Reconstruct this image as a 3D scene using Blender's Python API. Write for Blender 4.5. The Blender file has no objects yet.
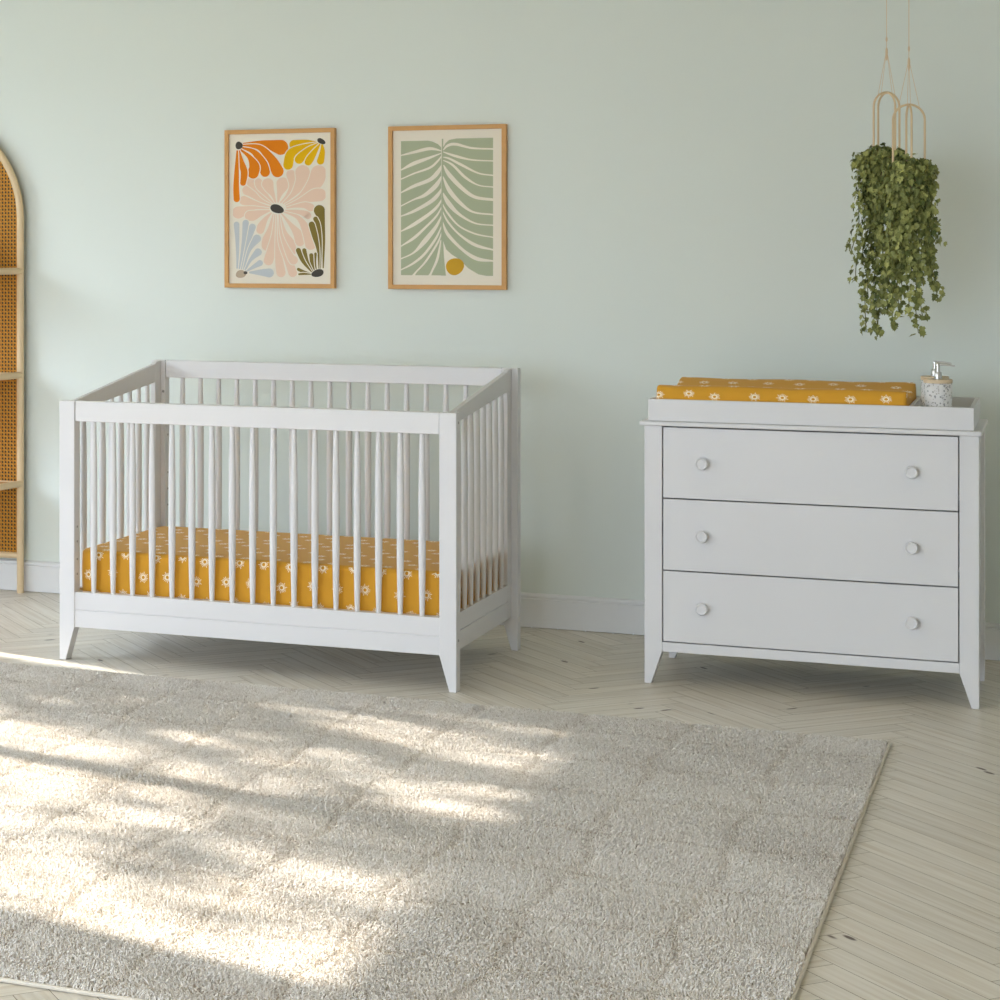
import bpy, bmesh, math, random
import numpy as np
from mathutils import Vector, Matrix, noise
random.seed(7); rng = np.random.default_rng(7)
C = bpy.context.scene.collection
PI = math.pi

# ------------------------------------------------------------------ materials
def mat(name, col, rough=0.5, spec=0.4, metal=0.0, bump=None, vary=None, sheen=0.0):
    m = bpy.data.materials.new(name); m.use_nodes = True
    nt = m.node_tree; b = nt.nodes['Principled BSDF']
    b.inputs['Base Color'].default_value = (*col, 1)
    b.inputs['Roughness'].default_value = rough
    b.inputs['Specular IOR Level'].default_value = spec
    b.inputs['Metallic'].default_value = metal
    if sheen: b.inputs['Sheen Weight'].default_value = sheen
    if vary or bump:
        tc = nt.nodes.new('ShaderNodeTexCoord')
    if vary:                       # (scale, amount)
        n = nt.nodes.new('ShaderNodeTexNoise'); n.inputs['Scale'].default_value = vary[0]; n.inputs['Detail'].default_value = 4
        mx = nt.nodes.new('ShaderNodeMix'); mx.data_type = 'RGBA'
        mx.inputs[6].default_value = (*[c*(1-vary[1]) for c in col], 1)
        mx.inputs[7].default_value = (*[min(1, c*(1+vary[1])) for c in col], 1)
        nt.links.new(tc.outputs['Object'], n.inputs['Vector'])
        nt.links.new(n.outputs['Fac'], mx.inputs[0]); nt.links.new(mx.outputs[2], b.inputs['Base Color'])
    if bump:                       # (scale, strength, distance)
        n = nt.nodes.new('ShaderNodeTexNoise'); n.inputs['Scale'].default_value = bump[0]; n.inputs['Detail'].default_value = 3
        bp = nt.nodes.new('ShaderNodeBump'); bp.inputs['Strength'].default_value = bump[1]; bp.inputs['Distance'].default_value = bump[2]
        nt.links.new(tc.outputs['Object'], n.inputs['Vector'])
        nt.links.new(n.outputs['Fac'], bp.inputs['Height']); nt.links.new(bp.outputs['Normal'], b.inputs['Normal'])
    return m

def srgb(r, g, b):
    f = lambda c: (c/255/12.92) if c/255 <= 0.04045 else ((c/255+0.055)/1.055)**2.4
    return (f(r), f(g), f(b))

M_WHITE = mat('white_lacquer', (0.70, 0.69, 0.695), 0.42, 0.35, vary=(3, 0.012))
M_WALL = mat('sage_wall_paint', (0.715, 0.758, 0.712), 0.85, 0.2, bump=(160, 0.06, 0.002), vary=(1.2, 0.012))
M_PLAIN = mat('plaster_white', (0.70, 0.70, 0.68), 0.9, 0.2)
M_RIGHT = mat('white_wall_paint', (.80, .82, .82), .9, .2)
M_CEIL = mat('cream_ceiling', (0.72, 0.66, 0.52), 0.95, 0.1)
M_TRIM = mat('trim_white', (0.74, 0.74, 0.74), 0.5, 0.3)
M_OAKFR = mat('oak_frame_wood', srgb(205, 155, 95), 0.5, 0.3, vary=(25, 0.10))
M_PAPER = mat('cream_paper', srgb(232, 224, 208), 0.85, 0.15, bump=(700, .05, .0004))
M_BEECH = mat('beech_wood', srgb(218, 194, 156), 0.5, 0.3, vary=(18, 0.07))
M_CHROME = mat('brushed_steel', (0.62, 0.61, 0.59), 0.28, 0.5, 1.0)
M_BAMBOO = mat('bamboo_lid', srgb(220, 198, 166), 0.5, 0.3, vary=(60, 0.10))
M_POT = mat('brown_pot', srgb(150, 116, 92), 0.8, 0.2, vary=(40, .08))
M_ROPE = mat('tan_cord', srgb(218, 194, 160), 0.8, 0.1)
M_SOIL = mat('dark_soil', srgb(50, 40, 30), 0.95, 0.1)
M_STEM = mat('green_stem', srgb(96, 98, 52), 0.7, 0.2)
M_BARK = mat('tree_bark', srgb(90, 72, 55), 0.9, 0.1, vary=(8, .2))
M_BOLT = mat('grey_bolt', srgb(150, 150, 148), 0.45, 0.4, .3)
M_SHELFTOP = mat('honey_board', srgb(188, 138, 78), 0.6, 0.2, vary=(12, .08))
M_BIND = mat('rug_binding', srgb(206, 198, 184), 0.9, 0.1, bump=(400, .4, .001))
M_RUGBASE = mat('rug_backing', srgb(190, 180, 166), 0.95, 0.05)
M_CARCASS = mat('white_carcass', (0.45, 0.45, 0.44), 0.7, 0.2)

def leaf_mat(name, c1, c2):
    m = mat(name, c1, 0.5, 0.35); nt = m.node_tree; b = nt.nodes['Principled BSDF']
    at = nt.nodes.new('ShaderNodeAttribute'); at.attribute_name = 'shade'
    mx = nt.nodes.new('ShaderNodeMix'); mx.data_type = 'RGBA'
    mx.inputs[6].default_value = (*c1, 1); mx.inputs[7].default_value = (*c2, 1)
    nt.links.new(at.outputs['Fac'], mx.inputs[0]); nt.links.new(mx.outputs[2], b.inputs['Base Color'])
    return m
M_IVY = leaf_mat('ivy_leaf', srgb(72, 84, 34), srgb(172, 174, 104))
M_TREELEAF = leaf_mat('tree_leaf', srgb(60, 90, 40), srgb(120, 150, 70))
M_HOUSELEAF = leaf_mat('house_plant_leaf', srgb(30, 90, 45), srgb(60, 140, 70))

def cane_mat():
    m = mat('cane_webbing', srgb(196, 140, 52), 0.6, 0.2); nt = m.node_tree; L = nt.links; b = nt.nodes['Principled BSDF']
    tc = nt.nodes.new('ShaderNodeTexCoord'); sx = nt.nodes.new('ShaderNodeSeparateXYZ'); L.new(tc.outputs['Object'], sx.inputs[0])
    def M(op, a, bb=None):
        n = nt.nodes.new('ShaderNodeMath'); n.operation = op
        for i, v in enumerate((a, bb)):
            if v is None: continue
            if isinstance(v, (int, float)): n.inputs[i].default_value = v
            else: L.new(v, n.inputs[i])
        return n.outputs[0]
    p = 0.0140
    fx = M('SUBTRACT', M('FRACT', M('DIVIDE', sx.outputs[0], p)), 0.5)
    fz = M('SUBTRACT', M('FRACT', M('DIVIDE', sx.outputs[2], p)), 0.5)
    r = M('SQRT', M('ADD', M('MULTIPLY', fx, fx), M('MULTIPLY', fz, fz)))
    hole = M('LESS_THAN', r, 0.33)
    # diagonal canes vary in tone
    d = M('FRACT', M('DIVIDE', M('ADD', sx.outputs[0], sx.outputs[2]), p*2))
    mx = nt.nodes.new('ShaderNodeMix'); mx.data_type = 'RGBA'
    mx.inputs[6].default_value = (*srgb(176, 116, 38), 1); mx.inputs[7].default_value = (*srgb(200, 146, 62), 1)
    L.new(d, mx.inputs[0]); L.new(mx.outputs[2], b.inputs['Base Color'])
    tr = nt.nodes.new('ShaderNodeBsdfTransparent'); ms = nt.nodes.new('ShaderNodeMixShader')
    L.new(hole, ms.inputs[0]); L.new(b.outputs[0], ms.inputs[1]); L.new(tr.outputs[0], ms.inputs[2])
    L.new(ms.outputs[0], nt.nodes['Material Output'].inputs['Surface'])
    return m
M_CANE = cane_mat()
M_CANESHADE = mat('cane_hole_shade', srgb(72, 72, 60), .9, .1)  # dark colour stands in for the shade inside the cane holes

def sun_print():
    """mustard cotton with scattered hand drawn white suns; reads the part's own UVs in metres"""
    m = mat('mustard_sun_cotton', srgb(212, 152, 34), 0.8, 0.15, sheen=.14); nt = m.node_tree; L = nt.links; b = nt.nodes['Principled BSDF']
    uv = nt.nodes.new('ShaderNodeUVMap'); uv.uv_map = 'UVMap'
    sx = nt.nodes.new('ShaderNodeSeparateXYZ'); L.new(uv.outputs[0], sx.inputs[0])
    def M(op, a, bb=None, c=None):
        n = nt.nodes.new('ShaderNodeMath'); n.operation = op
        for i, v in enumerate((a, bb, c)):
            if v is None: continue
            if isinstance(v, (int, float)): n.inputs[i].default_value = v
            else: L.new(v, n.inputs[i])
        return n.outputs[0]
    cx, cy = 0.100, 0.068
    row = M('FLOOR', M('DIVIDE', sx.outputs[1], cy))
    off = M('MULTIPLY', M('MODULO', M('ABSOLUTE', row), 2.0), 0.45)
    xs = M('ADD', M('DIVIDE', sx.outputs[0], cx), off)
    col = M('FLOOR', xs)
    cell = nt.nodes.new('ShaderNodeCombineXYZ'); L.new(col, cell.inputs[0]); L.new(row, cell.inputs[1])
    wn = nt.nodes.new('ShaderNodeTexWhiteNoise'); wn.noise_dimensions = '3D'; L.new(cell.outputs[0], wn.inputs[0])
    wc = nt.nodes.new('ShaderNodeSeparateColor'); L.new(wn.outputs['Color'], wc.inputs[0])
    jx = M('MULTIPLY', M('SUBTRACT', wc.outputs[0], 0.5), 0.30)
    jy = M('MULTIPLY', M('SUBTRACT', wc.outputs[1], 0.5), 0.22)
    lx = M('MULTIPLY', M('SUBTRACT', M('SUBTRACT', xs, col), M('ADD', 0.5, jx)), cx)
    ly = M('MULTIPLY', M('SUBTRACT', M('SUBTRACT', M('DIVIDE', sx.outputs[1], cy), row), M('ADD', 0.5, jy)), cy)
    r = M('SQRT', M('ADD', M('MULTIPLY', lx, lx), M('MULTIPLY', ly, ly)))
    a = M('ADD', M('ARCTAN2', ly, lx), M('MULTIPLY', wc.outputs[2], 3.0))
    ring = M('MULTIPLY', M('GREATER_THAN', r, 0.0056), M('LESS_THAN', r, 0.0086))
    ray = M('COSINE', M('MULTIPLY', a, 16.0))
    # rays taper outwards; alternate long and short
    lng = M('MULTIPLY_ADD', M('COSINE', M('MULTIPLY', a, 7.0)), 0.0028, 0.0168)
    t = M('DIVIDE', M('SUBTRACT', r, 0.0086), 0.011)
    rayon = M('MULTIPLY', M('GREATER_THAN', ray, M('MULTIPLY_ADD', t, 0.75, -0.05)), M('MULTIPLY', M('GREATER_THAN', r, 0.0086), M('LESS_THAN', r, lng)))
    white = M('MINIMUM', M('ADD', ring, rayon), 1.0)
    mx = nt.nodes.new('ShaderNodeMix'); mx.data_type = 'RGBA'
    mx.inputs[6].default_value = (*srgb(212, 155, 50), 1); mx.inputs[7].default_value = (*srgb(250, 240, 220), 1)
    L.new(white, mx.inputs[0]); L.new(mx.outputs[2], b.inputs['Base Color'])
    n = nt.nodes.new('ShaderNodeTexNoise'); n.inputs['Scale'].default_value = 30; n.inputs['Detail'].default_value = 2
    bp = nt.nodes.new('ShaderNodeBump'); bp.inputs['Strength'].default_value = .12; bp.inputs['Distance'].default_value = .004
    L.new(uv.outputs[0], n.inputs['Vector']); L.new(n.outputs['Fac'], bp.inputs['Height']); L.new(bp.outputs['Normal'], b.inputs['Normal'])
    return m
M_SUN = sun_print()

def terrazzo():
    m = mat('terrazzo', srgb(232, 232, 234), 0.4, 0.4); nt = m.node_tree; L = nt.links; b = nt.nodes['Principled BSDF']
    tc = nt.nodes.new('ShaderNodeTexCoord')
    v = nt.nodes.new('ShaderNodeTexVoronoi'); v.inputs['Scale'].default_value = 190; L.new(tc.outputs['Object'], v.inputs['Vector'])
    s = nt.nodes.new('ShaderNodeSeparateColor'); L.new(v.outputs['Color'], s.inputs[0])
    c1 = nt.nodes.new('ShaderNodeMath'); c1.operation = 'GREATER_THAN'; c1.inputs[1].default_value = 0.66; L.new(s.outputs[0], c1.inputs[0])
    c2 = nt.nodes.new('ShaderNodeMath'); c2.operation = 'LESS_THAN'; c2.inputs[1].default_value = 0.55; L.new(v.outputs['Distance'], c2.inputs[0])
    c3 = nt.nodes.new('ShaderNodeMath'); c3.operation = 'MULTIPLY'; L.new(c1.outputs[0], c3.inputs[0]); L.new(c2.outputs[0], c3.inputs[1])
    cr = nt.nodes.new('ShaderNodeMix'); cr.data_type = 'RGBA'; cr.inputs[6].default_value = (*srgb(142, 146, 154), 1); cr.inputs[7].default_value = (*srgb(205, 200, 196), 1)
    L.new(s.outputs[1], cr.inputs[0])
    mx = nt.nodes.new('ShaderNodeMix'); mx.data_type = 'RGBA'; mx.inputs[6].default_value = (*srgb(234, 233, 234), 1)
    L.new(c3.outputs[0], mx.inputs[0]); L.new(cr.outputs[2], mx.inputs[7]); L.new(mx.outputs[2], b.inputs['Base Color'])
    return m
M_TERR = terrazzo()

def floor_mat():
    m = mat('pale_oak_plank', srgb(196, 180, 156), 0.38, 0.35); nt = m.node_tree; L = nt.links; b = nt.nodes['Principled BSDF']
    uv = nt.nodes.new('ShaderNodeUVMap'); uv.uv_map = 'UVMap'
    at = nt.nodes.new('ShaderNodeAttribute'); at.attribute_name = 'tone'
    mp = nt.nodes.new('ShaderNodeMapping'); mp.inputs['Scale'].default_value = (3.0, 60, 1); L.new(uv.outputs[0], mp.inputs[0])
    n = nt.nodes.new('ShaderNodeTexNoise'); n.inputs['Scale'].default_value = 1; n.inputs['Detail'].default_value = 6; n.inputs['Distortion'].default_value = .6
    L.new(mp.outputs[0], n.inputs['Vector'])
    r = nt.nodes.new('ShaderNodeValToRGB')
    r.color_ramp.elements[0].position = .30; r.color_ramp.elements[0].color = (*srgb(201, 190, 173), 1)
    r.color_ramp.elements[1].position = .62; r.color_ramp.elements[1].color = (*srgb(218, 211, 199), 1)
    e = r.color_ramp.elements.new(.47); e.color = (*srgb(210, 202, 188), 1)
    L.new(n.outputs['Fac'], r.inputs[0])
    hs = nt.nodes.new('ShaderNodeHueSaturation')
    ma = nt.nodes.new('ShaderNodeMath'); ma.operation = 'MULTIPLY_ADD'; ma.inputs[1].default_value = .10; ma.inputs[2].default_value = .95
    L.new(at.outputs['Fac'], ma.inputs[0]); L.new(ma.outputs[0], hs.inputs['Value']); L.new(r.outputs[0], hs.inputs['Color'])
    # knots: rare voronoi dots stretched along the plank
    mk = nt.nodes.new('ShaderNodeMapping'); mk.inputs['Scale'].default_value = (5.0, 14.0, 1); L.new(uv.outputs[0], mk.inputs[0])
    v = nt.nodes.new('ShaderNodeTexVoronoi'); v.inputs['Scale'].default_value = 1.0; L.new(mk.outputs[0], v.inputs['Vector'])
    s = nt.nodes.new('ShaderNodeSeparateColor'); L.new(v.outputs['Color'], s.inputs[0])
    g = nt.nodes.new('ShaderNodeMath'); g.operation = 'GREATER_THAN'; g.inputs[1].default_value = .62; L.new(s.outputs[0], g.inputs[0])
    mr = nt.nodes.new('ShaderNodeMapRange'); mr.inputs[1].default_value = .07; mr.inputs[2].default_value = .12; mr.inputs[3].default_value = 1; mr.inputs[4].default_value = 0
    L.new(v.outputs['Distance'], mr.inputs[0])
    k = nt.nodes.new('ShaderNodeMath'); k.operation = 'MULTIPLY'; L.new(g.outputs[0], k.inputs[0]); L.new(mr.outputs[0], k.inputs[1])
    mx = nt.nodes.new('ShaderNodeMix'); mx.data_type = 'RGBA'; mx.inputs[7].default_value = (*srgb(84, 62, 44), 1)
    L.new(k.outputs[0], mx.inputs[0]); L.new(hs.outputs[0], mx.inputs[6]); L.new(mx.outputs[2], b.inputs['Base Color'])
    bp = nt.nodes.new('ShaderNodeBump'); bp.inputs['Strength'].default_value = .12; bp.inputs['Distance'].default_value = .001
    L.new(n.outputs['Fac'], bp.inputs['Height']); L.new(bp.outputs['Normal'], b.inputs['Normal'])
    return m
M_FLOOR = floor_mat()
M_SEAM = mat('plank_seam', srgb(128, 113, 92), .9, .1)

def rug_mat():
    m = mat('rug_pile', srgb(190, 180, 165), 0.95, 0.05); nt = m.node_tree; L = nt.links; b = nt.nodes['Principled BSDF']
    at = nt.nodes.new('ShaderNodeAttribute'); at.attribute_name = 'shade'
    r = nt.nodes.new('ShaderNodeValToRGB')
    r.color_ramp.elements[0].color = (*srgb(168, 155, 140), 1); r.color_ramp.elements[1].color = (*srgb(240, 236, 230), 1)
    e = r.color_ramp.elements.new(.5); e.color = (*srgb(218, 211, 201), 1)
    L.new(at.outputs['Fac'], r.inputs[0]); L.new(r.outputs[0], b.inputs['Base Color'])
    return m
M_RUG = rug_mat()

# ------------------------------------------------------------------ mesh helpers
def add_box(bm, x0, x1, y0, y1, z0, z1):
    vs = [bm.verts.new((x, y, z)) for x in (x0, x1) for y in (y0, y1) for z in (z0, z1)]
    for f in ((0,1,3,2),(4,6,7,5),(0,4,5,1),(2,3,7,6),(0,2,6,4),(1,5,7,3)):
        bm.faces.new([vs[i] for i in f])
    return vs

def add_prism(bm, pts, a0, a1, axis):
    """polygon pts extruded along axis ('x': pts are (y,z); 'y': pts are (x,z); 'z': pts are (x,y))"""
    def P(p, a):
        return {'x': (a, p[0], p[1]), 'y': (p[0], a, p[1]), 'z': (p[0], p[1], a)}[axis]
    A = [bm.verts.new(P(p, a0)) for p in pts]; B = [bm.verts.new(P(p, a1)) for p in pts]
    n = len(pts)
    bm.faces.new(A); bm.faces.new(B[::-1])
    for i in range(n): bm.faces.new((A[i], B[i], B[(i+1) % n], A[(i+1) % n]))

def add_lathe(bm, prof, c, axis='z', seg=20):
    """prof: list of (radius, along); caps at both ends"""
    rings = []
    for r, h in prof:
        ring = []
        for k in range(seg):
            a = 2*PI*k/seg; u, v = r*math.cos(a), r*math.sin(a)
            p = {'z': (u, v, h), 'y': (u, h, v), 'x': (h, u, v)}[axis]
            ring.append(bm.verts.new((c[0]+p[0], c[1]+p[1], c[2]+p[2])))
        rings.append(ring)
    for a, b in zip(rings, rings[1:]):
        for k in range(seg):
            bm.faces.new((a[k], a[(k+1) % seg], b[(k+1) % seg], b[k]))
    bm.faces.new(rings[0][::-1]); bm.faces.new(rings[-1])

def add_tube(bm, pts, rad, seg=10, closed=False):
    pts = [Vector(p) for p in pts]; n = len(pts)
    rs = rad if isinstance(rad, (list, tuple)) else [rad]*n
    rings = []; up = None
    for i, p in enumerate(pts):
        t = (pts[(i+1) % n]-pts[i-1]) if closed else (pts[min(i+1, n-1)]-pts[max(i-1, 0)])
        t.normalize()
        if up is None:
            up = Vector((0, 0, 1)) if abs(t.z) < .9 else Vector((1, 0, 0))
        s = t.cross(up); s.normalize(); up = s.cross(t); up.normalize()
        rings.append([bm.verts.new(p + (s*math.cos(2*PI*k/seg)+up*math.sin(2*PI*k/seg))*rs[i]) for k in range(seg)])
    m = n if closed else n-1
    for i in range(m):
        a, b = rings[i], rings[(i+1) % n]
        for k in range(seg): bm.faces.new((a[k], a[(k+1) % seg], b[(k+1) % seg], b[k]))
    if not closed: bm.faces.new(rings[0][::-1]); bm.faces.new(rings[-1])

def NB(): return bmesh.new()

def root_of(p):
    while p.parent: p = p.parent
    return p

def obj(name, bm, mats, parent=None, bevel=0.0, smooth=False, origin=None, seg=2):
    bmesh.ops.recalc_face_normals(bm, faces=bm.faces[:])
    o0 = Vector(root_of(parent).location) if parent else Vector(origin or (0, 0, 0))
    if o0.length: bmesh.ops.translate(bm, verts=bm.verts[:], vec=-o0)
    me = bpy.data.meshes.new(name); bm.to_mesh(me); bm.free()
    for m in (mats if isinstance(mats, list) else [mats]): me.materials.append(m)
    o = bpy.data.objects.new(name, me); C.objects.link(o)
    if parent: o.parent = parent
    else: o.location = o0
    if bevel:
        b = o.modifiers.new('Bevel', 'BEVEL'); b.width = bevel; b.segments = seg; b.limit_method = 'ANGLE'; b.angle_limit = .6
        b.harden_normals = False
    if smooth:
        for p in me.polygons: p.use_smooth = True
        me.set_sharp_from_angle(angle=math.radians(42))
    return o

def tag(o, label, cat=None, group=None, kind=None):
    o['label'] = label
    if cat: o['category'] = cat
    if group: o['group'] = group
    if kind: o['kind'] = kind
    return o

def thing(name, loc, label, cat, group=None):
    o = bpy.data.objects.new(name, None); C.objects.link(o); o.location = loc; o.empty_display_size = .1
    return tag(o, label, cat, group)

def struct(o, label, cat): return tag(o, label, cat, None, 'structure')

def box_uv(o, split_angle=True):
    """UVs in metres by dominant normal"""
    me = o.data; uv = me.uv_layers.new(name='UVMap')
    for p in me.polygons:
        n = p.normal; ax = max(range(3), key=lambda i: abs(n[i]))
        for li in p.loop_indices:
            co = me.vertices[me.loops[li].vertex_index].co
            uv.data[li].uv = {0: (co.y+.37, co.z), 1: (co.x, co.z), 2: (co.x+.03, co.y+.02)}[ax]

# ------------------------------------------------------------------ the room
XL, XR, YB, YF, ZC = -5.40, 1.60, 7.480, -1.2, 2.75
T = 0.18

# herringbone floor: every plank its own quad of one mesh
def make_floor():
    bm = NB(); W = .0713; L = .4786
    fu = bm.loops.layers.uv.new('UVMap'); tone = bm.faces.layers.float.new('tone')
    c45 = math.cos(PI/4); gap = .0007
    ox, oy = -.427-L*c45, 4.197-(L+2*W)*c45
    def put(x0, x1, y0, y1, along):
        x0 += gap; x1 -= gap; y0 += gap; y1 -= gap
        q = [(ox+(x-y)*c45, oy+(x+y)*c45) for x, y in ((x0, y0), (x1, y0), (x1, y1), (x0, y1))]
        cx = sum(p[0] for p in q)/4; cy = sum(p[1] for p in q)/4
        if not (XL-.4 < cx < XR+.4 and .4 < cy < YB+.4): return
        f = bm.faces.new([bm.verts.new((a, b, 0)) for a, b in q]); f[tone] = random.random()
        uo, vo = random.uniform(0, 60), random.uniform(0, 60)
        uv = [(0, 0), (L, 0), (L, W), (0, W)] if along == 'x' else [(0, W), (0, 0), (L, 0), (L, W)]
        for l, u in zip(f.loops, uv): l[fu].uv = (u[0]+uo, u[1]+vo)
    for m in range(-14, 15):        # the pattern repeats along (W, W) and (L, -L)
        for j in range(-150, 150):
            a, b = j*W+m*L, j*W-m*L
            put(a, a+L, b, b+W, 'x')
            put(a+L, a+L+W, b+W-L, b+W, 'y')
    for co, no in (((XL, 0, 0), (-1, 0, 0)), ((XR, 0, 0), (1, 0, 0)), ((0, YB, 0), (0, 1, 0))):
        bmesh.ops.bisect_plane(bm, geom=bm.verts[:]+bm.edges[:]+bm.faces[:], plane_co=co, plane_no=no, clear_outer=True)
    nf = len(bm.faces)
    bmv = [bm.verts.new((x, y, -.0012)) for x, y in ((XL, YF), (XR, YF), (XR, YB), (XL, YB))]
    f = bm.faces.new(bmv); f.material_index = 1
    vs = add_box(bm, XL, XR, YF, YB, -.1, -.02)
    for f in bm.faces:
        if f.calc_center_median().z < -.0005: f.material_index = 1
    for f in bm.faces:
        if f.normal.z < 0 and f.calc_center_median().z > -.01: f.normal_flip()
    me = bpy.data.meshes.new('floor'); bm.normal_update(); bm.to_mesh(me); bm.free()
    me.materials.append(M_FLOOR); me.materials.append(M_SEAM)
    o = bpy.data.objects.new('floor', me); C.objects.link(o)
    struct(o, 'pale oak herringbone parquet floor with scattered dark knots', 'floor')
make_floor()

bm = NB(); add_box(bm, XL-T, XR+T, YB, YB+T, 0, ZC)
struct(obj('wall_back', bm, M_WALL), 'pale sage green painted wall behind the crib and dresser', 'wall')
def wall_with_holes(bm, fixed, u0, u1, holes, axis):
    """wall slab along axis between u0,u1; holes: (ua,ub,za,zb) sorted"""
    def B(a, b, z0, z1):
        if b-a < 1e-4 or z1-z0 < 1e-4: return
        if axis == 'y': add_box(bm, fixed[0], fixed[1], a, b, z0, z1)
        else: add_box(bm, a, b, fixed[0], fixed[1], z0, z1)
    u = u0
    for ua, ub, za, zb in holes:
        B(u, ua, 0, ZC); B(ua, ub, 0, za); B(ua, ub, zb, ZC); u = ub
    B(u, u1, 0, ZC)
WIN = dict(w1=(4.56, 6.795, .95, 2.26), w2=(1.3, 2.6, .60, 2.60))
bm = NB(); wall_with_holes(bm, (XL-T, XL), YF-T, YB, [WIN['w2'], WIN['w1']], 'y')
struct(obj('wall_left', bm, M_PLAIN), 'white left wall with two tall windows, out of view', 'wall')
WF = (-4.9, -1.2, .35, 2.62)
bm = NB(); wall_with_holes(bm, (YF-T, YF), XL, XR, [WF], 'x')
struct(obj('wall_front', bm, M_PLAIN), 'white wall with a wide window, behind the camera', 'wall')
bm = NB(); add_box(bm, XR, XR+T, YF-T, YB, 0, ZC)
struct(obj('wall_right', bm, M_RIGHT), 'plain white right wall, out of view', 'wall')
bm = NB(); add_box(bm, XL-T, XR+T, YF-T, YB+T, ZC, ZC+.15)
struct(obj('ceiling', bm, M_CEIL), 'cream ceiling, above the view', 'ceiling')

bm = NB()
prof = [(YB, .002), (YB-.015, .002), (YB-.015, .1055), (YB-.0115, .1085), (YB-.0115, .1105), (YB-.0145, .1125), (YB-.0135, .119), (YB-.008, .1245), (YB, .1250)]
add_prism(bm, prof, XL+.002, XR-.002, 'x')
struct(obj('baseboard_back', bm, M_TRIM, bevel=0), 'white grooved baseboard along the foot of the sage wall', 'baseboard')

def window_frame(name, label, axis, fixed, u0, u1, z0, z1, mull):
    t = thing(name, (0, 0, 0), label, 'window'); t['kind'] = 'structure'
    def B(bm, a, b, za, zb, d=.03):
        if axis == 'y': add_box(bm, fixed-d, fixed+d, a, b, za, zb)
        else: add_box(bm, a, b, fixed-d, fixed+d, za, zb)
    bm = NB(); w = .045
    B(bm, u0+.001, u0+w, z0+.001, z1-.001); B(bm, u1-w*.3, u1-.001, z0+.001, z1-.001)
    B(bm, u0+w, u1-w*.3, z0+.001, z0+w); B(bm, u0+w, u1-w*.3, z1-w, z1-.001)
    obj('window_frame', bm, M_TRIM, t)
    for m in mull:
        bm = NB(); B(bm, m-.045, m+.045, z0+w, z1-w, .028); obj('mullion', bm, M_TRIM, t)
    return t
window_frame('window_1', 'white two-part window in the left wall beside the shelf, out of view', 'y', XL-.09, *WIN['w1'], [5.655])
window_frame('window_2', 'white window in the left wall nearer the camera, out of view', 'y', XL-.09, *WIN['w2'], [1.9])
window_frame('window_3', 'wide white window behind the camera', 'x', YF-.09, *WF, [-3.05])

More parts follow.
